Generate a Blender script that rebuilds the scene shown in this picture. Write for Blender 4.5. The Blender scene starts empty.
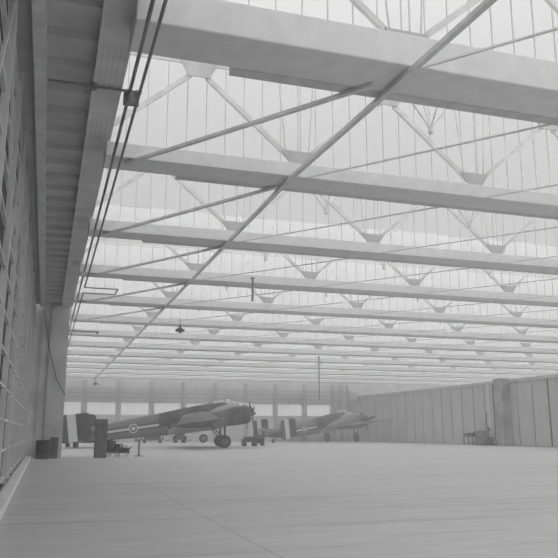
import bpy, bmesh, math, random
from mathutils import Vector, Matrix
random.seed(7)
C = bpy.context.scene.collection
R = math.radians
ZEN, HOR, BACKW, HAZE = 7.5, .78, .8, .0037

# ------------------------------------------------------------------ materials
def mat(name, g, rough=.75, metal=0., var=.06, scale=3., bump=0., tint=None):
    m = bpy.data.materials.new(name); m.use_nodes = True
    nt = m.node_tree; b = nt.nodes['Principled BSDF']
    b.inputs['Roughness'].default_value = rough; b.inputs['Metallic'].default_value = metal
    b.inputs['Specular IOR Level'].default_value = .25
    tc = nt.nodes.new('ShaderNodeTexCoord'); n = nt.nodes.new('ShaderNodeTexNoise')
    n.inputs['Scale'].default_value = scale; n.inputs['Detail'].default_value = 5
    nt.links.new(tc.outputs['Object'], n.inputs['Vector'])
    r = nt.nodes.new('ShaderNodeValToRGB')
    lo, hi = max(0, g*(1-var*2)), min(1, g*(1+var*2))
    r.color_ramp.elements[0].position = .3; r.color_ramp.elements[0].color = (lo, lo, lo, 1)
    r.color_ramp.elements[1].position = .7; r.color_ramp.elements[1].color = (hi, hi, hi, 1)
    nt.links.new(n.outputs['Fac'], r.inputs['Fac']); nt.links.new(r.outputs['Color'], b.inputs['Base Color'])
    if bump:
        bp = nt.nodes.new('ShaderNodeBump'); bp.inputs['Strength'].default_value = bump
        nt.links.new(n.outputs['Fac'], bp.inputs['Height']); nt.links.new(bp.outputs['Normal'], b.inputs['Normal'])
    return m
M = {}
M['beam'] = mat('painted_beam', .70, var=.03)
M['trough'] = mat('grey_trough', .55)
M['steel'] = mat('painted_steel', .66)
M['gusset'] = mat('gusset_steel', .5)
M['girder'] = mat('riveted_girder', .66, scale=1.5)
M['soffit'] = mat('soffit_sheet', .46, scale=1.2)
M['rail'] = mat('guide_rail', .6)
M['doorsheet'] = mat('door_sheet', .05, scale=.4, var=.03)
M['doorframe'] = mat('door_frame', .62, var=.04)
M['column'] = mat('column_concrete', .55, scale=.9, var=.08)
M['pipe'] = mat('dark_pipe', .20)
M['bar'] = mat('glazing_bar', .6)
M['wall'] = mat('back_wall', .55, scale=.6)
M['pilaster'] = mat('pilaster', .42)
M['dark'] = mat('dark_iron', .035, var=.3)
M['black'] = mat('black_rubber', .02, rough=.9)
M['mid'] = mat('mid_metal', .14, var=.2)
M['pale'] = mat('pale_metal', .60)
M['locker'] = mat('locker_paint', .12, var=.12, scale=4)
M['barrel'] = mat('barrel_paint', .03, var=.3)
M['crate'] = mat('crate_wood', .08, var=.2)
M['tarp'] = mat('pale_tarp', .75)
M['glassy'] = mat('cockpit_glass', .55, rough=.15, var=.2)
M['chrome'] = mat('blade_metal', .05)
M['white'] = mat('white_paint', .75)
M['grey'] = mat('grey_paint', .3)
M['pillar2'] = mat('grimy_pillar', .28, scale=.8, var=.2)
M['plinth'] = mat('kerb_concrete', .68)

def node(nt, t, **k):
    n = nt.nodes.new(t)
    for a, v in k.items(): setattr(n, a, v)
    return n
def mth(nt, op, a, b=None, c=None):
    n = nt.nodes.new('ShaderNodeMath'); n.operation = op
    for i, v in enumerate((a, b, c)):
        if v is None: continue
        if isinstance(v, (int, float)): n.inputs[i].default_value = v
        else: nt.links.new(v, n.inputs[i])
    return n.outputs[0]
def mixc(nt, fac, a, b):
    n = nt.nodes.new('ShaderNodeMix'); n.data_type = 'RGBA'
    if isinstance(fac, (int, float)): n.inputs[0].default_value = fac
    else: nt.links.new(fac, n.inputs[0])
    for i, v in ((6, a), (7, b)):
        if isinstance(v, (int, float)): n.inputs[i].default_value = (v, v, v, 1)
        else: nt.links.new(v, n.inputs[i])
    return n.outputs[2]

def floor_mat():
    m = bpy.data.materials.new('concrete_floor'); m.use_nodes = True; nt = m.node_tree
    b = nt.nodes['Principled BSDF']; b.inputs['Roughness'].default_value = .8; b.inputs['Specular IOR Level'].default_value = .2
    tc = node(nt, 'ShaderNodeTexCoord'); sp = node(nt, 'ShaderNodeSeparateXYZ')
    nt.links.new(tc.outputs['Object'], sp.inputs[0])
    n1 = node(nt, 'ShaderNodeTexNoise'); n1.inputs['Scale'].default_value = .22; n1.inputs['Detail'].default_value = 8; n1.inputs['Roughness'].default_value = .65
    n2 = node(nt, 'ShaderNodeTexNoise'); n2.inputs['Scale'].default_value = 2.5; n2.inputs['Detail'].default_value = 6
    mp = node(nt, 'ShaderNodeMapping'); mp.inputs['Scale'].default_value = (.35, 1.3, 1)
    nt.links.new(tc.outputs['Object'], mp.inputs[0]); nt.links.new(mp.outputs[0], n1.inputs[0]); nt.links.new(mp.outputs[0], n2.inputs[0])
    base = mixc(nt, n1.outputs['Fac'], FL*.80, FL*1.14)
    base = mixc(nt, mth(nt, 'MULTIPLY', mth(nt, 'SUBTRACT', n2.outputs['Fac'], .5), 2.0), base, FL*1.25)
    # tyre streaks and scuffs running across the floor
    w = node(nt, 'ShaderNodeTexNoise'); w.inputs['Scale'].default_value = 1.0; w.inputs['Detail'].default_value = 3
    mp2 = node(nt, 'ShaderNodeMapping'); mp2.inputs['Scale'].default_value = (.12, 2.2, 1); mp2.inputs['Rotation'].default_value = (0, 0, .12)
    nt.links.new(tc.outputs['Object'], mp2.inputs[0]); nt.links.new(mp2.outputs[0], w.inputs[0])
    s = mth(nt, 'MULTIPLY', mth(nt, 'GREATER_THAN', w.outputs['Fac'], .62), .22)
    base = mixc(nt, s, base, FL*.45)
    # slab joints, a little wavering
    wob = mth(nt, 'MULTIPLY', mth(nt, 'SUBTRACT', n2.outputs['Fac'], .5), .12)
    jx = mth(nt, 'ABSOLUTE', mth(nt, 'SUBTRACT', mth(nt, 'FRACT', mth(nt, 'DIVIDE', mth(nt, 'ADD', mth(nt, 'ADD', sp.outputs['X'], wob), 2.26), 10.0)), .5))
    jy = mth(nt, 'ABSOLUTE', mth(nt, 'SUBTRACT', mth(nt, 'FRACT', mth(nt, 'DIVIDE', mth(nt, 'ADD', mth(nt, 'ADD', sp.outputs['Y'], wob), -3.1), 12.0)), .5))
    j = mth(nt, 'MAXIMUM', mth(nt, 'LESS_THAN', jx, .0022), mth(nt, 'MULTIPLY', mth(nt, 'LESS_THAN', jy, .0022), .6))
    base = mixc(nt, mth(nt, 'MULTIPLY', j, .26), base, FL*.3)
    nt.links.new(base, b.inputs['Base Color'])
    return m
FL = .47
M['floor'] = floor_mat()

def glass_mat(name, t=.92, frost=.25):
    m = bpy.data.materials.new(name); m.use_nodes = True; nt = m.node_tree
    nt.nodes.remove(nt.nodes['Principled BSDF']); out = nt.nodes['Material Output']
    a = node(nt, 'ShaderNodeBsdfTransparent'); a.inputs[0].default_value = (t, t, t, 1)
    b = node(nt, 'ShaderNodeBsdfTranslucent'); b.inputs[0].default_value = (.9, .9, .9, 1)
    x = node(nt, 'ShaderNodeMixShader'); x.inputs[0].default_value = frost
    nt.links.new(a.outputs[0], x.inputs[1]); nt.links.new(b.outputs[0], x.inputs[2]); nt.links.new(x.outputs[0], out.inputs[0])
    return m
M['glass'] = glass_mat('skylight_glass')
def slope_mat():  # roof slopes made translucent to brighten the hangar below
    m = bpy.data.materials.new('milky_roof_sheet'); m.use_nodes = True; nt = m.node_tree
    nt.nodes.remove(nt.nodes['Principled BSDF']); out = nt.nodes['Material Output']
    a = node(nt, 'ShaderNodeBsdfTranslucent'); a.inputs[0].default_value = (.85, .85, .85, 1)
    t = node(nt, 'ShaderNodeBsdfTransparent'); t.inputs[0].default_value = (.9, .9, .9, 1)
    d = node(nt, 'ShaderNodeBsdfDiffuse'); d.inputs[0].default_value = (.85, .85, .85, 1)
    x = node(nt, 'ShaderNodeMixShader'); x.inputs[0].default_value = .30
    y = node(nt, 'ShaderNodeMixShader'); y.inputs[0].default_value = .30
    nt.links.new(a.outputs[0], x.inputs[1]); nt.links.new(d.outputs[0], x.inputs[2])
    nt.links.new(x.outputs[0], y.inputs[1]); nt.links.new(t.outputs[0], y.inputs[2]); nt.links.new(y.outputs[0], out.inputs[0])
    return m
M['slope'] = slope_mat()

def rwall_mat():
    # ribbed sheet: fine horizontal ribs on each leaf
    m = mat('hangar_door_sheet', .42, scale=.5, var=.05); nt = m.node_tree; b = nt.nodes['Principled BSDF']
    tc = node(nt, 'ShaderNodeTexCoord'); sp = node(nt, 'ShaderNodeSeparateXYZ'); nt.links.new(tc.outputs['Object'], sp.inputs[0])
    z = mth(nt, 'FRACT', mth(nt, 'MULTIPLY', sp.outputs['Z'], 2.9)); zz = mth(nt, 'LESS_THAN', z, .16)
    yy = mth(nt, 'LESS_THAN', mth(nt, 'FRACT', mth(nt, 'MULTIPLY', sp.outputs['Y'], 1.35)), .10)
    src = b.inputs['Base Color'].links[0].from_socket
    c = mixc(nt, mth(nt, 'MULTIPLY', mth(nt, 'MAXIMUM', zz, yy), .22), src, .2)
    nt.links.new(c, b.inputs['Base Color']); return m
M['rwall'] = rwall_mat()

def camo_mat():
    # dark upper sides, pale belly colour sweeping up to the nose, white stripe along the flank
    m = mat('camouflage_paint', .055, scale=.55, var=.3, rough=.6); nt = m.node_tree; b = nt.nodes['Principled BSDF']
    tc = node(nt, 'ShaderNodeTexCoord'); sp = node(nt, 'ShaderNodeSeparateXYZ'); nt.links.new(tc.outputs['Object'], sp.inputs[0])
    X, Y, Z = sp.outputs
    src = b.inputs['Base Color'].links[0].from_socket
    n = node(nt, 'ShaderNodeTexNoise'); n.inputs['Scale'].default_value = .9; nt.links.new(tc.outputs['Object'], n.inputs['Vector'])
    wob = mth(nt, 'MULTIPLY', mth(nt, 'SUBTRACT', n.outputs['Fac'], .5), .5)
    # height above the sloping centre line (the body sits tail down)
    up = mth(nt, 'SUBTRACT', mth(nt, 'SUBTRACT', Z, .75), mth(nt, 'MULTIPLY', X, .144))
    lim = mth(nt, 'SUBTRACT', mth(nt, 'MULTIPLY', mth(nt, 'SUBTRACT', X, 8.7), .30), .75)
    light = mth(nt, 'MULTIPLY', mth(nt, 'LESS_THAN', mth(nt, 'ADD', up, wob), lim), mth(nt, 'GREATER_THAN', mth(nt, 'ADD', up, wob), -1.15))
    c = mixc(nt, light, src, .40)
    # a mid grey band over the rear fuselage
    mid = mth(nt, 'MULTIPLY', mth(nt, 'LESS_THAN', mth(nt, 'ADD', X, wob), 8.6), mth(nt, 'GREATER_THAN', up, .25))
    c = mixc(nt, mid, c, .15)
    low = mth(nt, 'MULTIPLY', mth(nt, 'LESS_THAN', X, 9.5), mth(nt, 'LESS_THAN', up, -.25))
    c = mixc(nt, low, c, .15)
    st = mth(nt, 'MULTIPLY', mth(nt, 'LESS_THAN', mth(nt, 'ABSOLUTE', mth(nt, 'SUBTRACT', up, -.02)), .10),
             mth(nt, 'MULTIPLY', mth(nt, 'GREATER_THAN', X, 4.2), mth(nt, 'LESS_THAN', X, 8.7)))
    c = mixc(nt, st, c, .62)
    nt.links.new(c, b.inputs['Base Color']); return m
M['camo'] = camo_mat()
def fin_mat():
    m = mat('fin_paint', .035, scale=.9, var=.25, rough=.6); nt = m.node_tree; b = nt.nodes['Principled BSDF']
    tc = node(nt, 'ShaderNodeTexCoord'); sp = node(nt, 'ShaderNodeSeparateXYZ'); nt.links.new(tc.outputs['Object'], sp.inputs[0])
    X, Y, Z = sp.outputs
    q = mth(nt, 'ADD', X, mth(nt, 'MULTIPLY', Z, .144))
    src = b.inputs['Base Color'].links[0].from_socket
    w = mth(nt, 'MULTIPLY', mth(nt, 'GREATER_THAN', q, 1.38), mth(nt, 'LESS_THAN', q, 2.12))
    c = mixc(nt, w, src, .62)
    nt.links.new(c, b.inputs['Base Color']); return m
M['fin'] = fin_mat()
def rivet_girder():
    m = M['girder']; nt = m.node_tree; b = nt.nodes['Principled BSDF']
    tc = node(nt, 'ShaderNodeTexCoord'); sp = node(nt, 'ShaderNodeSeparateXYZ'); nt.links.new(tc.outputs['Object'], sp.inputs[0])
    X, Y, Z = sp.outputs
    fx = mth(nt, 'ABSOLUTE', mth(nt, 'SUBTRACT', mth(nt, 'FRACT', mth(nt, 'DIVIDE', X, .11)), .5))
    fy = mth(nt, 'ABSOLUTE', mth(nt, 'SUBTRACT', mth(nt, 'FRACT', mth(nt, 'DIVIDE', Y, .09)), .5))
    on = mth(nt, 'LESS_THAN', mth(nt, 'FRACT', mth(nt, 'DIVIDE', Y, 3.1)), .55)
    d = mth(nt, 'MULTIPLY', mth(nt, 'MULTIPLY', mth(nt, 'LESS_THAN', fx, .15), mth(nt, 'LESS_THAN', fy, .22)), on)
    src = b.inputs['Base Color'].links[0].from_socket
    nt.links.new(mixc(nt, mth(nt, 'MULTIPLY', d, .35), src, .2), b.inputs['Base Color'])
rivet_girder()

# ------------------------------------------------------------------ mesh helpers
def bx(bm, x0, x1, y0, y1, z0, z1):
    v = [bm.verts.new((x, y, z)) for x in (x0, x1) for y in (y0, y1) for z in (z0, z1)]
    for f in ((0,1,3,2),(4,6,7,5),(0,4,5,1),(2,3,7,6),(0,2,6,4),(1,5,7,3)): bm.faces.new([v[i] for i in f])
def tube(bm, a, b, r, n=8, r2=None):
    a, b = Vector(a), Vector(b); d = (b-a)
    if d.length < 1e-6: return
    q = d.to_track_quat('Z', 'Y'); r2 = r if r2 is None else r2
    A = [bm.verts.new(a + q @ Vector((math.cos(t)*r, math.sin(t)*r, 0))) for t in [2*math.pi*i/n for i in range(n)]]
    B = [bm.verts.new(b + q @ Vector((math.cos(t)*r2, math.sin(t)*r2, 0))) for t in [2*math.pi*i/n for i in range(n)]]
    for i in range(n): bm.faces.new((A[i], A[(i+1)%n], B[(i+1)%n], B[i]))
    bm.faces.new(A[::-1]); bm.faces.new(B)
def angle_bar(bm, a, b, w, t, up=(0,1,0)):
    # a flat-sided bar from a to b, w across and t thick
    a, b = Vector(a), Vector(b); d = (b-a).normalized(); u = Vector(up)
    s = d.cross(u).normalized(); u = s.cross(d).normalized()
    V = []
    for p in (a, b):
        for i, j in ((-1,-1),(1,-1),(1,1),(-1,1)): V.append(bm.verts.new(p + s*w/2*i + u*t/2*j))
    for f in ((0,1,2,3),(7,6,5,4),(0,4,5,1),(1,5,6,2),(2,6,7,3),(3,7,4,0)): bm.faces.new([V[i] for i in f])
def path(bm, pts, r, n=8):
    for a, b in zip(pts, pts[1:]): tube(bm, a, b, r, n)
def loft(bm, rings, cap=True):
    L = [[bm.verts.new(p) for p in r] for r in rings]; n = len(L[0])
    for A, B in zip(L, L[1:]):
        for i in range(n): bm.faces.new((A[i], A[(i+1)%n], B[(i+1)%n], B[i]))
    if cap: bm.faces.new(L[0][::-1]); bm.faces.new(L[-1])
def lathe(bm, prof, c=(0,0,0), n=24, axis='Z'):
    rings = []
    for r, h in prof:
        ring = []
        for i in range(n):
            t = 2*math.pi*i/n; x, y = r*math.cos(t), r*math.sin(t)
            p = (x, y, h) if axis == 'Z' else ((h, x, y) if axis == 'X' else (x, h, y))
            ring.append(Vector(p)+Vector(c))
        rings.append(ring)
    loft(bm, rings)
def prism(bm, pts, d0, d1, axis='Y'):
    def mk(p, d): return (p[0], d, p[1]) if axis == 'Y' else ((d, p[0], p[1]) if axis == 'X' else (p[0], p[1], d))
    A = [bm.verts.new(mk(p, d0)) for p in pts]; B = [bm.verts.new(mk(p, d1)) for p in pts]
    n = len(pts)
    for i in range(n): bm.faces.new((A[i], A[(i+1)%n], B[(i+1)%n], B[i]))
    bm.faces.new(A[::-1]); bm.faces.new(B)
def obj(name, bm, m, parent=None, smooth=False, bevel=0):
    bmesh.ops.recalc_face_normals(bm, faces=bm.faces[:])
    me = bpy.data.meshes.new(name); bm.to_mesh(me); bm.free()
    me.materials.append(M[m] if isinstance(m, str) else m)
    if smooth:
        for p in me.polygons: p.use_smooth = True
        me.set_sharp_from_angle(angle=R(40))
    o = bpy.data.objects.new(name, me); C.objects.link(o)
    if parent: o.parent = parent
    if bevel:
        b = o.modifiers.new('bevel', 'BEVEL'); b.width = bevel; b.segments = 2; b.limit_method = 'ANGLE'
    return o
def B(): return bmesh.new()
def bxm(*a):
    b = B(); bx(b, *a); return b
def struct(name, bm, m, parent=None, **k):
    o = obj(name, bm, m, parent, **k)
    if not parent: o['kind'] = 'structure'
    return o
def tag(o, label, cat, group=None, kind=None):
    o['label'] = label; o['category'] = cat
    if group: o['group'] = group
    if kind: o['kind'] = kind
    return o
def thing(name, label, cat, loc=(0,0,0), rz=0, group=None):
    o = bpy.data.objects.new(name, None); C.objects.link(o); o.location = loc; o.rotation_euler.z = rz
    o.empty_display_size = .2
    return tag(o, label, cat, group)
def copy_tree(o, parent=None):
    c = o.copy(); C.objects.link(c)
    if parent: c.parent = parent
    for ch in list(o.children): copy_tree(ch, c)
    return c
ORD = ['first','second','third','fourth','fifth','sixth','seventh','eighth','ninth','tenth','eleventh','twelfth','thirteenth','fourteenth','fifteenth','sixteenth']

# ------------------------------------------------------------------ setting
XW, YB = 44.0, 98.0            # side door wall and end wall
b = B(); bx(b, -3, 64, -4, 112, -.3, 0); struct('floor', b, 'floor')

# roof bays: glass upright above each beam and a sheet sloping up to the next, made milky to let more light in
Y1, DY, NB = 10.7, 6.85, 13
ZB, ZT = 8.0, 11.15            # beam underside, truss top
XR = 62.0
def YN(n): return Y1 if n == 1 else (16.85 + DY*(n-2) if n > 1 else Y1 + 6.15*(n-1))
for n in range(1, NB+1):
    y = YN(n) + .72
    w = struct('window_%d' % n, bxm(1.0, XR, y, y+.02, ZB+.36, ZT+.15), 'glass')
    fb = B(); x = 1.0
    while x < XR:
        bx(fb, x-.011, x+.011, y-.03, y-.003, ZB+.36, ZT+.15); x += .52
    bx(fb, 1.0, XR, y-.05, y-.003, ZT-.02, ZT+.06)
    obj('glazing_bars', fb, 'bar', w)
cb = B()
for n in range(-1, NB+1):
    y0, y1 = YN(n)+.93, YN(n+1)+.72
    v = [cb.verts.new(p) for p in ((1.0,y0,ZB+.38),(XR,y0,ZB+.38),(XR,y1,ZT+.17),(1.0,y1,ZT+.17))]
    w = [cb.verts.new((p.co.x, p.co.y, p.co.z+.03)) for p in v]
    cb.faces.new(v[::-1]); cb.faces.new(w)
    for i in range(4): cb.faces.new((v[i], v[(i+1)%4], w[(i+1)%4], w[i]))
struct('ceiling', cb, 'slope')

# end wall: pilasters, sill wall, glazed band, header
win0, pitch, ww = 2.05, 4.43, 3.66
nwin = 9
def winx(i): return 1.1 + 4.26*i if i == 0 else 0
edges = [(.75, 4.40)] + [(5.16+4.365*i, 5.16+4.365*i+3.66) for i in range(8)]
wb = B()
bx(wb, -1.2, 64, YB, YB+.4, 0, 3.55)
bx(wb, -1.2, 64, YB, YB+.4, 5.15, 8.4)
prev = -1.2
for a, c in edges:
    bx(wb, prev, a, YB, YB+.4, 3.55, 5.15); prev = c
bx(wb, prev, 64, YB, YB+.4, 3.55, 5.15)
struct('wall_back', wb, 'wall')
for i, (a, c) in enumerate(edges):
    w = struct('window_%d' % (NB+1+i), bxm(a, c, YB+.2, YB+.22, 3.55, 5.15), 'glass')
    fb = B()
    for q in range(1, 4): bx(fb, a+(c-a)*q/4-.012, a+(c-a)*q/4+.012, YB+.15, YB+.195, 3.55, 5.15)
    obj('window_frame', fb, 'bar', w)
k = 1
for i in range(len(edges)):
    c = edges[i][1]; nx = edges[i+1][0] if i+1 < len(edges) else c+.7
    struct('trim_%d' % k, bxm((c+nx)/2-.22, (c+nx)/2+.22, YB-.35, YB, 0, 8.0), 'pilaster'); k += 1
for z in (5.75, 6.3, 6.9):
    struct('trim_%d' % k, bxm(-1, XW, YB-.5, YB-.36, z, z+.13), 'pilaster'); k += 1
# posts and slanting brace right of the last pane
for x in (40.9, 41.9):
    struct('trim_%d' % k, bxm(x, x+.25, YB-.4, YB, 0, 8.0), 'pilaster'); k += 1
bb = B(); angle_bar(bb, (41.2, YB-.55, 3.2), (43.6, YB-.55, 6.4), .12, .12); struct('trim_%d' % k, bb, 'pilaster'); k += 1

# side wall of sliding doors on the right, dark joint between leaves
seams = [95.24, 92.71, 90.42, 88.14, 85.98, 83.67, 81.47, 79.32, 77.0, 74.8, 72.65, 70.49, 68.2, 66.11, 62.9, 60.48, 58.15, 55.9, 53.6, 51.3, 49, 46.7, 44.4, 42.1, 39.8, 37.5, 35.2, 32.9, 30.6, 28.3, 26, 23.7, 21.4, 19.1, 16.8, 14.5]
struct('wall_right', bxm(XW+.1, XW+.4, -2, YB, 0, 6.35), 'rwall')
cuts = [YB] + seams
for i in range(18):
    y1, y0 = cuts[i], cuts[i+1]
    d = struct('door_%d' % (i+1), bxm(XW, XW+.1, y0+.07, y1-.07, .08, 6.2), 'rwall')
    jb = B(); bx(jb, XW+.045, XW+.098, y0-.065, y0+.065, .1, 6.2); obj('door_seal', jb, 'dark', d)
struct('trim_%d' % k, bxm(XW-.12, XW+.5, -2, YB, 6.2, 6.5), 'pilaster'); k += 1
# end column between two runs of doors
struct('wall_column', bxm(XW-.95, XW-.02, 61.6, 63.0, 0, 6.6), 'pillar2')

# left side: wall past the column, big lattice doors, kerb
struct('wall_left', bxm(-1.3, -1.05, 42.2, YB, 0, 9.5), 'wall')
struct('baseboard_left', bxm(-.85, -.58, 3, 42, 0, .13), 'plinth', bevel=.02)
dn = 20
for i, (y0, y1) in enumerate(((2.0, 22.0), (22.05, 42.0))):
    d = struct('door_%d' % dn, bxm(-1.02, -.97, y0, y1, .01, 8.49), 'doorsheet'); dn += 1
    fb = B(); y = y0+.05
    while y < y1:
        bx(fb, -.965, -.84, y-.035, y+.035, .14, 8.45); y += 3.0 if i == 0 else 2.85
    obj('door_stiles', fb, 'doorframe', d)
    gb = B(); z = .3
    while z < 8.4:
        bx(gb, -.965, -.89, y0, y1, z-.025, z+.025); z += .70
    obj('door_rails', gb, 'doorframe', d)
    db = B(); y = y0+.05; f = 0; st = 3.0 if i == 0 else 2.85
    while y+st < y1+.3:
        za, zb = (8.3, 4.4) if f else (4.4, 8.3)
        angle_bar(db, (-.87, y, za), (-.87, min(y+st, y1), zb), .05, .05, up=(1,0,0)); f = 1-f; y += st
    obj('door_braces', db, 'doorframe', d)
struct('trim_%d' % k, bxm(-.64, -.41, 0, 42.3, 8.35, 8.75), 'rail'); k += 1
struct('trim_%d' % k, bxm(-.98, -.64, 0, 42.3, 8.5, 8.75), 'soffit'); k += 1
# ribbed soffit between guide rail and girder
sb = B(); y = 4.0; pr = []
while y < 42.0:
    pr += [(y, 8.72), (y+.68, 8.72), (y+.72, 8.58), (y+1.09, 8.58)]; y += 1.13
pts = pr + [(y, 9.0), (4.0, 9.0)]
prism(sb, pts, -.43, .53, axis='X'); struct('ceiling_soffit', sb, 'soffit')
gb = B(); bx(gb, .5, 1.10, 0, 42.35, 8.45, 8.50)
struct('trim_%d' % k, gb, 'girder'); g_ = bpy.data.objects['trim_%d' % k]; k += 1
gb = B(); bx(gb, .56, 1.04, 0, 42.35, 8.50, 9.5); obj('girder_web', gb, 'girder', g_)
struct('trim_%d' % k, bxm(.5, 1.1, 43.9, YB, 8.45, 9.5), 'girder'); k += 1
cbm = B(); bx(cbm, -1.25, -.45, 42.6, 43.9, 0, 9.2); bx(cbm, -.45, .0, 42.35, 43.9, 0, 8.6); bx(cbm, .0, .98, 42.2, 42.36, 0, 8.44); bx(cbm, .0, .98, 42.36, 43.9, 0, 9.2)
struct('wall_pillar', cbm, 'column')

# ------------------------------------------------------------------ roof trusses
NX = [.55 + 5.42*i for i in range(12)]
def make_truss():
    t = thing('roof_truss', 'x', 'roof truss', (0,0,0), 0, 'sawtooth roof trusses spanning the hangar')
    obj('bottom_beam', bxm(1.0, XR, 0, .93, ZB, ZB+.38), 'beam', t, bevel=.02)
    obj('drip_trough', bxm(2.9, XR, .95, 1.25, ZB+.02, ZB+.30), 'trough', t)
    obj('top_chord', bxm(1.0, XR, .1, .3, ZT-.12, ZT), 'steel', t)
    sproto = None
    gb = B(); prism(gb, [(-.45, .36), (.45, .36), (.22, -.02), (-.22, -.02)], .06, .10)
    gg = None
    web = B(); angle_bar(web, (-.15, .18, .15), (-2.5, .18, 2.15), .12, .09)
    wl = obj('web_diagonal', web, 'steel', t)
    web = B(); angle_bar(web, (.15, .18, .15), (2.5, .18, 2.15), .12, .09)
    wr = obj('web_diagonal', web, 'steel', t)
    gs = obj('gusset_plate', gb, 'gusset', t)
    tb = B(); prism(tb, [(-.62, 0), (.62, 0), (.3, -.68), (-.3, -.68)], .06, .10)
    tg = obj('gusset_plate', tb, 'gusset', t)
    vb = B(); tube(vb, (-.32, .14, .3), (-.55, .14, ZT-ZB-.4), .022, 6); tube(vb, (.1, .14, .3), (.1, .14, ZT-ZB-.4), .02, 6); tube(vb, (.32, .14, .3), (.5, .14, ZT-ZB-.4), .02, 6)
    vr = obj('hanger_rods', vb, 'steel', t)
    lb = B(); angle_bar(lb, (0, .3, -.02), (5.42, -DY+.5, -.02), .045, .035, up=(0,0,1))
    lat = obj('lateral_brace', lb, 'steel', t)
    # hanging three-legged stay in the middle of each bay
    hb = B(); ap = (2.4, -2.7, .15)
    for q in ((1.2, -2.7, 1.75), (2.4, -2.2, 1.5), (3.6, -2.7, 1.75), (2.5, -3.4, 1.35)): tube(hb, ap, q, .022, 6)
    tube(hb, (2.4,-2.7,.05), (2.4,-2.7,.22), .06, 8)
    hs = obj('roof_stay', hb, 'steel', t)
    for p, xs, z in ((wl, NX[1:], ZB+.38), (wr, NX[:-1], ZB+.38), (gs, NX[1:], ZB+.38), (tg, [x+2.71 for x in NX[:-1]], ZT), (vr, NX[1:], ZB+.38), (lat, NX[1:-1], ZB+.03), (hs, NX[1:-1], ZB+.38)):
        for i, x in enumerate(xs):
            c = p
            if i: c = p.copy(); C.objects.link(c)
            c.location = (x, 0, z)
    return t
tr = make_truss()
for n in range(1, NB+1):
    t = tr if n == NB else copy_tree(tr)
    if n == 1:
        for ch in t.children:
            if ch.name.startswith('bottom_beam'): ch.scale = (1, 1.16, 1.7)
            elif ch.name.startswith('drip_trough'): ch.location = (0, .16, 5.6*0); 
            if ch.name.startswith('bottom_beam'): ch.location = (0, 0, -ZB*.7)
    t.location = (0, YN(n), 0)
    t['label'] = ('nearest roof truss, its wide pale beam crossing the top of the photo' if n == 1 else
                  'farthest roof truss, close in front of the end wall' if n == NB else
                  '%s roof truss counted from the camera, pale beam under sawtooth glass' % ORD[n-1])

b = B(); angle_bar(b, (6.15, 7.5, ZB-.08), (5.72, 17.0, ZB-.08), .11, .09, up=(0,0,1)); angle_bar(b, (5.72, 17.0, ZB-.08), (5.72, YB-.5, ZB-.08), .11, .09, up=(0,0,1))
tag(obj('longitudinal_tie', b, 'steel'), 'long straight steel tie running lengthwise under all the roof beams', 'steel tie')
# heavier braces beside the girder in the first bays
for n in range(2, 7):
    b = B(); angle_bar(b, (1.5, YN(n)+.3, ZB-.05), (5.6, YN(n-1)+.8, ZB-.05), .10, .07, up=(0,0,1))
    tag(obj('corner_brace', b, 'steel'), 'flat steel brace slanting from the left girder to the %s truss' % ORD[n-2], 'steel brace', 'corner braces along the left girder')

# ------------------------------------------------------------------ pipes by the girder
b = B(); path(b, [(1.19, -1, 8.0), (1.19, 43.0, 8.05), (1.19, 90, 8.05)], .036)
tag(obj('service_pipe', b, 'pipe', smooth=True), 'left of two dark pipes running the whole length of the roof girder', 'pipe')
b = B(); path(b, [(1.38, -1, 8.02), (1.38, 33.9, 8.0), (2.9, 33.9, 8.0), (2.9, 35.3, 8.0), (1.38, 35.3, 8.0), (1.38, 60, 8.0)], .032)
tag(obj('service_pipe', b, 'pipe', smooth=True), 'right of two dark pipes beside the girder, jogging sideways before the column', 'pipe')
b = B(); path(b, [(1.3, 50.2, 8.1), (3.1, 50.2, 8.1), (3.1, 51, 8.1)], .06)
tag(obj('branch_pipe', b, 'pipe'), 'short dark branch pipe reaching out beyond the column top', 'pipe')
b = B(); path(b, [(-.38, 14.1, 8.40), (1.5, 14.1, 8.40)], .03); tube(b, (.52, 14.1, 8.33), (.52, 14.1, 8.46), .07)
o = thing('cross_pipe', 'dark pipe crossing the soffit and girder near the top left', 'pipe', (0, 0, 0))
obj('pipe', b, 'pipe', o)
b = B(); tube(b, (1.19, 13.85, 8.3), (1.19, 14.35, 8.3), .03); tube(b, (1.38, 13.85, 8.3), (1.38, 14.35, 8.3), .03); bx(b, 1.13, 1.45, 14.07, 14.13, 8.08, 8.38)
obj('clamp', b, 'pipe', o)
for i, (x, y, z0, z1, r) in enumerate(((8.25, 29.4, 6.95, 7.98, .05), (23.05, 60.0, 4.2, 8.0, .06))):
    b = B(); tube(b, (x, y, z0), (x, y, z1), r); tube(b, (x, y, z1-.02), (x, y, z1+.02), r*2)
    tag(obj('hanging_conduit', b, 'pipe'), ('short dark conduit hanging under a roof beam above the left aircraft', 'long thin conduit hanging from the roof near the far wall')[i], 'conduit')
def lamp(x, y, z, s, label):
    o = thing('pendant_lamp', label, 'lamp', (x, y, z), 0, 'lamps hanging from the roof')
    b = B(); lathe(b, [(.02*s, .5*s), (.06*s, .42*s), (.1*s, .3*s), (.34*s, .12*s), (.38*s, 0), (.34*s, .02*s)], n=20); obj('lamp_shade', b, 'dark', o, smooth=True)
    b = B(); lathe(b, [(.03*s, .1*s), (.12*s, .02*s), (.13*s, -.08*s), (.04*s, -.18*s)], n=14); obj('bulb', b, 'pipe', o, smooth=True)
    b = B(); tube(b, (0,0,.48*s), (0,0,ZB-z), .02); obj('cord', b, 'dark', o)
lamp(7.25, 41.6, 7.2, .75, 'dark bell lamp hanging under the roof left of the middle')
lamp(5.2, 84, 6.6, .8, 'small dark lamp hanging before the far left windows')
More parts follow.
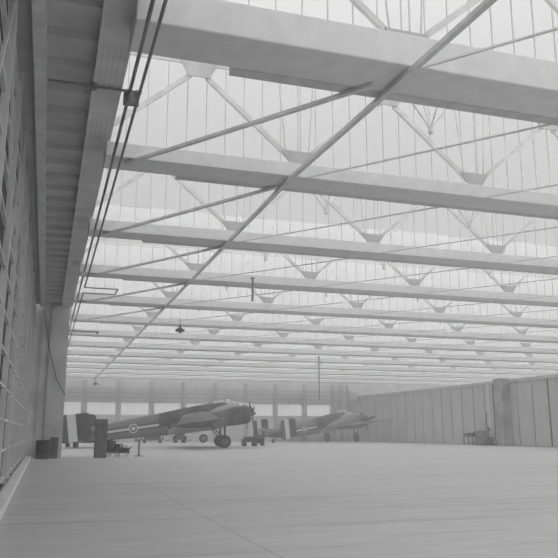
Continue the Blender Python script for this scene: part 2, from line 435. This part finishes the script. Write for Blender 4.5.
b = B(); path(b, [(-.42, 41.6, 8.1), (-.05, 41.7, 6.1), (.45, 41.8, 4.3), (.98, 41.9, 3.4)], .022, 6)
tag(obj('slack_cable', b, 'dark'), 'thin dark cable drooping across the concrete column', 'cable')

# ------------------------------------------------------------------ objects by the column
o = thing('steel_drum', 'dark ribbed steel drum standing at the foot of the column', 'drum', (.0, 41.3, 0))
b = B(); lathe(b, [(.02,0),(.36,0),(.375,.02),(.36,.04),(.36,.3),(.38,.32),(.36,.34),(.36,.6),(.38,.62),(.36,.64),(.36,.93),(.375,.95),(.36,.97),(.34,.93),(.02,.93)], n=36); obj('drum_body', b, 'barrel', o, smooth=True)
b = B(); lathe(b, [(.01,.93),(.05,.93),(.05,.96),(.01,.96)], c=(.2,0,0), n=12); obj('bung', b, 'mid', o)
o = thing('wooden_box', 'narrow upright dark box between drum and column edge', 'box', (.62, 41.75, 0))
obj('box_body', bxm(-.24, .16, -.22, .22, 0, 1.05), 'crate', o, bevel=.01)
obj('box_lid', bxm(-.26, .18, -.24, .24, 1.05, 1.10), 'crate', o, bevel=.01)
o = thing('metal_locker', 'tall narrow dark grey locker standing alone on the floor', 'locker', (3.03, 41.6, 0))
obj('locker_body', bxm(-.33, .33, -.02, .45, .0, 2.10), 'locker', o, bevel=.015)
d = obj('locker_door', bxm(-.29, .29, -.045, -.021, .08, 1.94), 'locker', o, bevel=.008)
obj('handle', bxm(.20, .23, -.08, -.046, .95, 1.12), 'mid', d)
b = B()
for z in (1.6, 1.66, 1.72): bx(b, -.15, .15, -.052, -.046, z, z+.02)
obj('vent_slots', b, 'dark', d)

def engine_trolley(x, y, rz, s, label):
    o = thing('engine_trolley', label, 'trolley', (x, y, 0), rz)
    b = B()
    for yy in (-.33, .33): bx(b, -.68, .68, yy-.04, yy+.04, .20, .28)
    for xx in (-.62, 0, .62): bx(b, xx-.04, xx+.04, -.33, .33, .2, .28)
    for xx in (-.55, -.1):
        for yy in (-.3, .3): bx(b, xx-.03, xx+.03, yy-.03, yy+.03, .28, .62)
    obj('trolley_frame', b, 'dark', o)
    for xx in (-.5, .0, .5):
        for yy in (-.34, .34):
            w = B(); lathe(w, [(.03,-.04),(.11,-.04),(.12,-.02),(.12,.02),(.11,.04),(.03,.04)], c=(xx,yy,.12), axis='Y', n=18); w_ = obj('wheel', w, 'pale' if yy < 0 else 'black', o, smooth=True)
    b = B(); lathe(b, [(.05,-.35),(.22,-.34),(.27,-.2),(.3,0),(.27,.16),(.15,.3),(.05,.34)], c=(-.38,0,.62), axis='Y', n=18)
    for i in range(9):
        t = 2*math.pi*i/9; tube(b, (-.38,-.05,.62), (-.38+.36*math.cos(t), -.05, .62+.36*math.sin(t)), .075, 8)
    bx(b, -.66,.6,-.25,.25,.3,.5); bx(b,-.1,.3,-.22,.2,.5,.72); obj('engine_block', b, 'dark', o)
    b = B(); bx(b, .02, .66, -.34, .34, .46, .5); bx(b, .02,.06,-.34,-.3,.28,.46); bx(b, .62,.66,-.34,-.3,.28,.46); bx(b, .02,.06,.3,.34,.28,.46); bx(b, .62,.66,.3,.34,.28,.46)
    obj('tray', b, 'mid', o)
    b = B(); lathe(b, [(.02,0),(.12,0),(.14,.16),(.10,.22),(.02,.22)], c=(.2,-.1,.5), n=14); obj('can', b, 'pale', o)
    b = B(); bx(b, .38, .62, -.2, .05, .5, .66); obj('toolbox', b, 'pale', o, bevel=.01)
    b = B(); path(b, [(.6,-.2,.3),(.78,-.2,.55),(.78,.2,.55),(.6,.2,.3)], .025, 6); obj('push_handle', b, 'dark', o)
    return o
engine_trolley(4.12, 43.4, R(-8), 1, 'low dark engine trolley with small pale wheels right of the tall locker')
o = thing('pedestal_stand', 'dark pedestal stand on a flat round foot right of the trolley', 'stand', (5.38, 43.6, 0))
b = B(); lathe(b, [(.02,0),(.26,0),(.26,.03),(.08,.06),(.06,.1),(.02,.1)], n=20); obj('foot', b, 'mid', o, smooth=True)
b = B(); tube(b, (0,0,.08), (0,0,.85), .055, 12, .045); obj('post', b, 'mid', o)
b = B(); bx(b, -.28, .1, -.12, .12, .85, .9); bx(b, -.24, -.12, -.06, .06, .9, 1.02); bx(b, -.05, .06, -.06, .06, .9, 1.0); obj('vice_head', b, 'mid', o, bevel=.01)

# ------------------------------------------------------------------ twin engined aircraft
PA = R(8.2); Z0 = .75
def pv(s, y, z):      # body axes to the root's axes: the aircraft sits tail down
    return Vector((s*math.cos(PA) - z*math.sin(PA), y, Z0 + s*math.sin(PA) + z*math.cos(PA)))
PROF = [(0,.10,.08,.22),(.5,.26,.18,.18),(1.2,.38,.26,.12),(2.4,.52,.38,.06),(4.2,.70,.52,0),(6.5,.86,.64,0),(9,1.00,.74,0),(11,1.12,.80,.02),(13,1.18,.82,.05),(14.5,1.16,.82,.08),(15.6,.92,.74,.16),(16.5,.64,.6,.26),(17.1,.42,.42,.32),(17.5,.14,.14,.34)]
def sect(s):
    for a, c in zip(PROF, PROF[1:]):
        if a[0] <= s <= c[0]:
            t = (s-a[0])/(c[0]-a[0]); t2 = t
            return [a[i]+(c[i]-a[i])*t2 for i in (1,2,3)]
def ring(s, n=28, grow=0):
    hz, hy, zc = sect(s); out = []
    for i in range(n):
        t = 2*math.pi*i/n; cx, sx = math.cos(t), math.sin(t)
        out.append(pv(s, math.copysign(abs(cx)**.8, cx)*(hy+grow), zc+math.copysign(abs(sx)**.8, sx)*(hz+grow)))
    return out
def side_y(s, z):
    hz, hy, zc = sect(s); u = min(1, abs((z-zc)/hz)); sn = u**(1/.8); return -hy*(max(0, 1-sn*sn))**.4
def foil(s0, c, y, z, th, n=9):
    pts = []
    up, dn = [], []
    for i in range(n):
        u = i/(n-1); x = u*u*(3-2*u)
        t = th*c*(1.48*math.sqrt(x) - .63*x - 1.76*x*x + 1.42*x**3 - .51*x**4)*.5/.5
        up.append(pv(s0 - x*c, y, z + t*.6)); dn.append(pv(s0 - x*c, y, z - t*.4))
    return up + dn[-2:0:-1]
def make_aircraft(label):
    o = thing('bomber_aircraft', label, 'aircraft', (0,0,0), 0, 'twin engined aircraft parked in the hangar')
    b = B(); S = [0,.25,.5,.85,1.2,1.8,2.4,3.3,4.2,5.3,6.5,7.8,9,10,11,12,13,13.8,14.5,15.1,15.6,16.1,16.5,16.85,17.1,17.35,17.5]
    loft(b, [ring(s) for s in S]); fus = obj('fuselage', b, 'camo', o, smooth=True)
    # wings
    for sg in (-1, 1):
        b = B(); rr = []
        for y, le, c, z, th in ((0,14.6,4.6,-.35,.16),(.9,14.5,4.4,-.33,.16),(2.6,14.2,3.9,-.26,.15),(6,13.5,3.0,.0,.13),(9,12.9,2.3,.24,.11),(10.6,12.4,1.6,.37,.1),(11.1,11.9,.8,.41,.09)):
            rr.append(foil(le, c, sg*y, z, th))
        loft(b, rr); w = obj('wing', b, 'camo2', o, smooth=True)
        w.data.materials.append(M['belly'])
        for p in w.data.polygons:
            if p.normal.z < -.1: p.material_index = 1
        b = B(); loft(b, [foil(le, c, sg*y, z, th) for y, le, c, z, th in ((5.6,10.6,.55,.0,.10),(9.2,10.7,.4,.27,.10))]); obj('aileron', b, 'camo2', w)
    # tailplane and twin fins
    b = B(); loft(b, [foil(le, c, y, z, .1) for y, le, c, z in ((-2.5,2.3,1.3,.75),(-1.2,2.5,1.6,.58),(0,2.7,1.9,.45),(1.2,2.5,1.6,.58),(2.5,2.3,1.3,.75))]); obj('tailplane', b, 'camo2', o, smooth=True)
    for sg in (-1, 1):
        b = B(); y = 2.5*sg
        pts = []
        for cx, cz, a0 in ((2.85, 1.45, 0), (1.05, 1.5, 90), (.95, -.1, 180), (2.75, -.05, 270)):
            for i in range(5):
                t = R(a0+90*i/4); pts.append((cx+.38*math.cos(t), cz+.38*math.sin(t)))
        A = [b.verts.new(pv(p[0], y-.06, p[1])) for p in pts]; D = [b.verts.new(pv(p[0], y+.06, p[1])) for p in pts]
        b.faces.new(A); b.faces.new(D[::-1])
        for i in range(len(A)): b.faces.new((A[i], A[(i+1)%len(A)], D[(i+1)%len(A)], D[i]))
        fn = obj('tail_fin', b, 'fin', o); m_ = fn.modifiers.new('bevel', 'BEVEL'); m_.width = .04; m_.segments = 2
        b = B()
        for z in (.2, 1.2): tube(b, pv(1.95, y-.085, z), pv(1.95, y+.085, z), .04)
        obj('rudder_hinge', b, 'dark', fn)
    # cockpit glazing and spine
    b = B(); rings = []
    for s, top, w_ in ((13.2,1.16,.2),(13.7,1.36,.42),(14.6,1.47,.48),(15.3,1.40,.48),(15.8,1.1,.42),(16.1,.85,.3)):
        rr = []
        for i in range(13):
            t = math.pi*i/12; rr.append(pv(s, w_*math.cos(t), .45+(top-.45)*math.sin(t)**.7))
        rings.append(rr)
    loft(b, rings); cn = obj('cockpit_canopy', b, 'glassy', o, smooth=True)
    b = B()
    for s, top, w_ in ((13.7,1.37,.43),(14.2,1.43,.46),(14.8,1.47,.49),(15.3,1.41,.49)):
        p = [pv(s, w_*math.cos(math.pi*i/12), .45+(top-.44)*math.sin(math.pi*i/12)**.7) for i in range(13)]; path(b, p, .03, 5)
    path(b, [pv(13.2,0,1.17), pv(13.7,0,1.38), pv(14.6,0,1.49), pv(15.3,0,1.42), pv(15.8,0,1.12)], .03, 5)
    obj('canopy_frame', b, 'mid', cn)
    b = B(); loft(b, [ring(s, grow=.012) for s in (16.0,16.3,16.6,16.85,17.1,17.3,17.46)]); ng = obj('nose_glazing', b, 'glassy', o, smooth=True)
    b = B()
    for s in (16.0, 16.5, 17.0):
        p = ring(s, grow=.02); path(b, p+[p[0]], .025, 5)
    for i in range(0, 28, 7):
        path(b, [ring(s, grow=.02)[i] for s in (16.0,16.5,17.0,17.46)], .025, 5)
    obj('nose_frame', b, 'mid', ng)
    # engines
    for sg in (-1, 1):
        y = 2.62*sg; zc = -.22; n = 24; ex = .62
        def circ(s, r, z=zc, q=1): return [pv(s+ex, y+r*math.cos(2*math.pi*i/n), z+r*q*math.sin(2*math.pi*i/n)) for i in range(n)]
        b = B(); loft(b, [circ(s, r, z) for s, r, z in ((9.2,.08,-.25),(10.3,.3,-.3),(11.6,.5,-.28),(12.9,.64,-.25),(14.3,.72,-.22))]); nc = obj('nacelle', b, 'camo2', o, smooth=True)
        b = B(); loft(b, [circ(s, r) for s, r in ((14.3,.72),(14.35,.78),(15.0,.80),(15.6,.78),(15.95,.70),(16.05,.62),(16.0,.55),(15.7,.52))], cap=True); obj('cowling', b, 'cowl', nc, smooth=True)
        b = B()
        for i in range(14):
            t = 2*math.pi*i/14; tube(b, pv(15.78+ex, y, zc), pv(15.78+ex, y+.5*math.cos(t), zc+.5*math.sin(t)), .075, 8)
        obj('cylinders', b, 'dark', nc)
        pr = B(); rings = []
        for s, r in ((15.75,.2),(16.1,.2),(16.3,.19),(16.5,.12),(16.6,.03)): rings.append(circ(s, r))
        loft(pr, rings); pp = obj('propeller_hub', pr, 'mid', o, smooth=True)
        for k_ in range(3):
            a = R(-78+120*k_) if sg < 0 else R(20+120*k_)
            bb = B(); rr = []
            for q, ch, th, tw in ((.12,.10,.08,50),(.35,.2,.06,42),(.7,.26,.045,32),(1.1,.24,.03,24),(1.4,.16,.02,20),(1.52,.05,.012,18)):
                e = Vector((0, math.cos(a), math.sin(a))); tt = Vector((0, -math.sin(a), math.cos(a))); f = Vector((1,0,0))
                u = f*math.sin(R(90-tw))*0 + f*math.cos(R(90-tw)) + tt*math.sin(R(90-tw)); v = u.cross(e)
                rg = []
                for i in range(8):
                    t = 2*math.pi*i/8; p = e*q + u*ch/2*math.cos(t) + v*th/2*math.sin(t)
                    rg.append(pv(16.25+ex+p.x, y+p.y, zc+p.z))
                rr.append(rg)
            loft(bb, rr); obj('propeller_blade', bb, 'chrome', pp, smooth=True)
        # main gear: two struts, wheel, doors
        px = pv(14.4, y, -.75); wx = 14.35
        wz = .56
        b = B()
        for yy in (-.26, .26): tube(b, (px.x, y+yy, px.z), (wx, y+yy, wz), .07, 10)
        tube(b, (wx, y-.3, wz), (wx, y+.3, wz), .05, 10)
        for yy in (-.26, .26): tube(b, pv(13.1, y+yy, -.65), (wx, y+yy, wz+.3), .04, 8)
        tube(b, (wx+.05, y-.26, 1.3), (wx+.05, y+.26, 1.3), .04, 8)
        gr = obj('undercarriage_leg', b, 'dark', o)
        b = B(); lathe(b, [(.14,-.17),(.36,-.18),(.5,-.15),(.56,-.07),(.56,.07),(.5,.15),(.36,.18),(.14,.17)], c=(wx, y, wz), axis='Y', n=32); obj('main_wheel', b, 'black', o, smooth=True)
        b = B(); lathe(b, [(.03,-.185),(.2,-.2),(.3,-.185),(.3,.185),(.2,.2),(.03,.185)], c=(wx, y, wz), axis='Y', n=20); obj('wheel_hub', b, 'mid', gr, smooth=True)
        for yy in (-.62, .62):
            b = B(); v = [pv(13.3, y+yy, -.5), pv(14.7, y+yy, -.5), pv(14.6, y+yy*1.1, -.98), pv(13.4, y+yy*1.1, -.98)]
            w2 = [p+Vector((0,.03,0)) for p in v]; loft(b, [v, w2]); obj('gear_door', b, 'camo2', o)
    # tail wheel
    tw = pv(1.7, 0, 0).x
    b = B(); tube(b, pv(1.9, 0, -.1), (tw-.1, 0, .28), .05, 8); tube(b, (tw-.1, -.12, .25), (tw-.1, .12, .25), .03, 8); obj('tail_strut', b, 'dark', o)
    b = B(); lathe(b, [(.06,-.09),(.2,-.1),(.25,-.05),(.25,.05),(.2,.1),(.06,.09)], c=(tw-.1, 0, .25), axis='Y', n=24); obj('tail_wheel', b, 'black', o, smooth=True)
    # roundel on the flank, following the skin
    s0, z0 = 6.55, -.02
    ro = None
    for r0, r1, m in ((.33,.40,'white'),(.24,.33,'fin0'),(.13,.24,'grey'),(0,.13,'white')):
        b = B(); n = 32; A = []; D = []
        for i in range(n):
            t = 2*math.pi*i/n
            for rr_, L in ((r1, A), (max(r0, .001), D)):
                s, z = s0+rr_*math.cos(t), z0+rr_*math.sin(t)
                L.append(b.verts.new(pv(s, side_y(s, z)-.02, z)))
        for i in range(n): b.faces.new((A[i], A[(i+1)%n], D[(i+1)%n], D[i]))
        x = obj('roundel' if ro is None else 'roundel_ring', b, m, ro or o)
        if ro is None: ro = x; x['label'] = 'pale edged roundel on the flank'
    b = B(); tube(b, pv(8.4, 0, .9), pv(8.3, 0, 1.45), .03, 6, .015); tube(b, pv(8.4, .0, -1.0), pv(8.4, 0, -.85), .03, 6); obj('antenna_mast', b, 'dark', o)
    return o
M['camo2'] = mat('wing_paint', .09, scale=.5, var=.3, rough=.6)
M['belly'] = mat('underside_paint', .48, scale=.5, var=.1)
M['cowl'] = mat('cowling_paint', .05, scale=1.2, var=.25, rough=.5)
M['fin0'] = mat('roundel_centre', .08)
a1 = make_aircraft('twin engined camouflaged aircraft nearest the camera, roundel on its flank, left of middle')
a1.location = (1.15, 66.6, 0); a1.rotation_euler.z = R(-9)
a2 = copy_tree(a1)
a2['label'] = 'smaller farther twin engined aircraft parked before the right end of the window wall'
a2.location = (25.7, 86.0, 0); a2.rotation_euler.z = R(26)

# ------------------------------------------------------------------ ground equipment farther off
def cart(x, y, rz, L, W, H, label, m='dark', load=None, name='flatbed_cart'):
    o = thing(name, label, 'cart', (x, y, 0), rz, 'carts and stores on the hangar floor')
    b = B(); bx(b, -L/2, L/2, -W/2, W/2, .38, .48); bx(b, -L/2, -L/2+.06, -W/2, W/2, .48, .48+H*.4); bx(b, L/2-.06, L/2, -W/2, W/2, .48, .48+H*.4); obj('bed', b, m, o)
    for xx in (-L*.36, L*.36):
        for yy in (-W/2+.03, W/2-.03):
            w = B(); lathe(w, [(.04,-.05),(.18,-.05),(.2,-.03),(.2,.03),(.18,.05),(.04,.05)], c=(xx,yy,.2), axis='Y', n=16); obj('wheel', w, 'black', o, smooth=True)
    b = B()
    for xx in (-L*.36, L*.36): tube(b, (xx,-W/2,.2),(xx,W/2,.2),.03); bx(b, xx-.04, xx+.04, -W*.3, W*.3, .2, .38)
    path(b, [(L/2,0,.4),(L/2+.6,0,.25),(L/2+.75,0,.55)], .025, 6); obj('tow_bar', b, 'dark', o)
    return o
def crate(x, y, z, rz, a, c, h, label, m='crate', group=None):
    o = thing('crate', label, 'crate', (x, y, z), rz, group)
    obj('crate_body', bxm(-a/2+.02, a/2-.02, -c/2+.02, c/2-.02, 0, h), m, o)
    b = B()
    for zz in (0, h/2-.04, h-.08): bx(b, -a/2, a/2, -c/2, c/2, zz, zz+.08)
    obj('battens', b, m, o, bevel=.005); return o
cart(3.5, 70.3, R(-4), 3.7, 1.1, .9, 'dark low cart behind the tail fins of the left aircraft')
crate(2.35, 70.35, .49, R(-4), 1.2, .9, 1.0, 'dark crate on the left end of the cart behind the tail', 'dark')
crate(4.1, 70.25, .49, R(-4), 1.4, .9, .95, 'dark crate on the right end of the cart behind the tail', 'dark')
cart(12.6, 89.5, R(-5), 2.6, 1.2, .7, 'dark long cart beneath the fuselage of the left aircraft, far back', 'dark')
crate(12.6, 89.5, .49, R(-5), 2.0, .9, .45, 'long dark crate on the cart beneath the fuselage', 'dark')
cart(16.1, 90.4, R(3), 1.5, 1.1, .9, 'short dark cart right of the long one, beneath the wing far back', 'dark')
crate(16.1, 90.4, .49, R(3), 1.1, .8, .6, 'squat dark crate on the short cart beneath the wing', 'dark')
b = B(); lathe(b, [(.1,-.2),(.35,-.22),(.52,-.12),(.55,0),(.52,.12),(.35,.22),(.1,.2)], c=(0,0,0), axis='Y', n=28)
t = thing('spare_wheel', 'dark spare aircraft wheel standing behind the main undercarriage', 'wheel', (18.85, 89.2, .55))
obj('tyre', b, 'black', t, smooth=True); b = B(); lathe(b, [(.03,-.23),(.2,-.24),(.28,-.21),(.28,.21),(.2,.24),(.03,.23)], axis='Y', n=18); obj('rim', b, 'mid', t)
cart(19.2, 69.3, R(-6), 1.35, .9, .5, 'dark loaded cart on the floor below the near propeller', 'dark')
crate(19.2, 69.3, .49, R(-6), 1.0, .7, .42, 'dark crate carried on the cart below the propeller', 'dark')
o = thing('oil_bowser', 'small dark tank on wheels right of the cart below the propeller', 'tank', (20.45, 70.2, 0), R(-6))
b = B(); lathe(b, [(.05,-.55),(.3,-.53),(.36,-.45),(.36,.45),(.3,.53),(.05,.55)], c=(0,0,.72), axis='X', n=24); obj('tank_body', b, 'dark', o, smooth=True)
b = B(); bx(b, -.5,.5,-.3,.3,.3,.38); obj('chassis', b, 'dark', o)
for xx in (-.35,.35):
    for yy in (-.33,.33):
        w = B(); lathe(w, [(.04,-.05),(.17,-.05),(.19,0),(.17,.05),(.04,.05)], c=(xx,yy,.19), axis='Y', n=16); obj('wheel', w, 'black', o)
b = B(); lathe(b, [(.03,0),(.1,0),(.1,.12),(.03,.14)], c=(.1,0,1.06), n=12); obj('filler_cap', b, 'pale', o)

# workbench, cabinet and crane by the right hand doors
o = thing('workbench', 'dark cluttered workbench against the right hand doors', 'workbench', (43.2, 67.9, 0), R(90))
obj('bench_top', bxm(-.95,.95,-.35,.35,.82,.9), 'mid', o)
for xx in (-.85,.85):
    for yy in (-.28,.28): obj('leg', bxm(xx-.05,xx+.05,yy-.05,yy+.05,0,.82), 'mid', o)
obj('shelf', bxm(-.85,.85,-.28,.28,.25,.3), 'mid', o)
crate(43.2, 68.35, .9, R(90), .75, .45, .32, 'small dark crate on the far end of the workbench', 'dark')
crate(43.2, 67.4, .9, R(90), .6, .45, .38, 'small dark crate on the near end of the workbench', 'dark')
o = thing('storage_cabinet', 'broad dark storage cabinet between workbench and hoist', 'cabinet', (43.3, 65.75, 0), R(90))
obj('cabinet_body', bxm(-.75,.75,-.35,.35,0,1.5), 'mid', o, bevel=.01)
for xx in (-.37,.37):
    d = obj('door', bxm(xx-.35,xx+.35,.35,.37,.06,1.44), 'mid', o); obj('handle', bxm(xx*.3-.02,xx*.3+.02,.37,.41,.7,.9), 'dark', d)
o = thing('engine_hoist', 'dark A-frame hoist with upright mast at the foot of the right column', 'hoist', (42.3, 63.4, 0), R(90))
b = B(); tube(b, (0,0,.1),(0,0,3.3),.07,10); obj('mast', b, 'mid', o)
b = B()
for a, c in (((-.9,-.1,.1),(0,0,1.9)),((-.45,.2,.1),(0,0,1.5)),((.5,.1,.1),(0,0,1.6))): tube(b, a, c, .05, 8)
obj('brace', b, 'mid', o)
b = B(); bx(b,-1.0,.6,-.3,-.18,.06,.16); bx(b,-1.0,.6,.18,.3,.06,.16); bx(b,-.9,-.8,-.3,.3,.06,.16); bx(b,-.1,.1,-.3,.3,.04,.18); bx(b, -.75,-.1,-.2,.2,.16,.9); obj('base_frame', b, 'dark', o)
b = B(); lathe(b, [(.05,-.12),(.22,-.12),(.22,.12),(.05,.12)], c=(0,-.15,1.6), axis='Y', n=18); obj('winch_drum', b, 'dark', o)
b = B(); tube(b, (0,0,0),(0,0,6.2),.06,10)
for z in (.5, 3, 5.6): bx(b, -.05,.34,-.03,.03,z,z+.06)
tag(obj('drain_pipe', b, 'pale'), 'pale vertical pipe on the door wall behind the hoist', 'pipe').location = (43.6, 64.75, 0)
b = B(); tube(b, (0,0,0),(0,0,6.2),.05,10)
tag(obj('drain_pipe', b, 'dark'), 'dark vertical pipe between pale pipe and right hand pillar', 'pipe').location = (43.6, 63.9, 0)

# ------------------------------------------------------------------ light and camera
w = bpy.data.worlds.new('sky'); bpy.context.scene.world = w; w.use_nodes = True; nt = w.node_tree
bg = nt.nodes['Background']
tc = node(nt, 'ShaderNodeTexCoord'); sp = node(nt, 'ShaderNodeSeparateXYZ'); nt.links.new(tc.outputs['Generated'], sp.inputs[0])
up = mth(nt, 'MAXIMUM', sp.outputs['Z'], 0.0)
over = mth(nt, 'MULTIPLY_ADD', mth(nt, 'POWER', up, 4.0), ZEN, HOR)                                   # overcast sky, brightest overhead
back = mth(nt, 'MAXIMUM', mth(nt, 'MULTIPLY_ADD', sp.outputs['Y'], -1.0, .15), 0.0)   # glow added to the sky behind the camera to lift interior light
lum = mth(nt, 'ADD', over, mth(nt, 'MULTIPLY', mth(nt, 'POWER', back, 2.0), BACKW))
gnd = mth(nt, 'LESS_THAN', sp.outputs['Z'], 0.0)
lum = mth(nt, 'ADD', mth(nt, 'MULTIPLY', lum, mth(nt, 'SUBTRACT', 1.0, gnd)), mth(nt, 'MULTIPLY', gnd, .35))
cmb = node(nt, 'ShaderNodeCombineColor')
for i in range(3): nt.links.new(lum, cmb.inputs[i])
nt.links.new(cmb.outputs[0], bg.inputs['Color']); bg.inputs['Strength'].default_value = 1.0

# thin haze volume under the roof, paling distant parts
hm = bpy.data.materials.new('pale_haze'); hm.use_nodes = True; hn = hm.node_tree
hn.nodes.remove(hn.nodes['Principled BSDF'])
vs = node(hn, 'ShaderNodeVolumeScatter'); vs.inputs['Density'].default_value = HAZE; vs.inputs['Color'].default_value = (.97,.97,.97,1); vs.inputs['Anisotropy'].default_value = .3
hn.links.new(vs.outputs[0], hn.nodes['Material Output'].inputs['Volume'])
if HAZE > 0:
    tag(obj('haze', bxm(-1.5, XR, -3, YB-.6, .02, ZT+.1), hm), 'thin pale haze filling the hangar under the roof', 'haze', kind='stuff')
    sc_ = bpy.context.scene; sc_.cycles.volume_bounces = 2

cam = bpy.data.cameras.new('camera'); co = bpy.data.objects.new('camera', cam); C.objects.link(co)
cam.sensor_width = 36; cam.lens = 715/558*36; cam.clip_end = 500
co.location = (0, 0, 1.45); co.rotation_euler = (R(90)+math.atan(152/715), 0, -math.atan(235/math.hypot(152, 715)))
sc = bpy.context.scene; sc.camera = co
sc.view_settings.view_transform = 'Standard'; sc.view_settings.look = 'None'; sc.view_settings.gamma = 1
sc.view_settings.exposure = -0.58
sc.cycles.max_bounces = 10; sc.cycles.diffuse_bounces = 6; sc.cycles.transparent_max_bounces = 40
sc.cycles.use_denoising = True
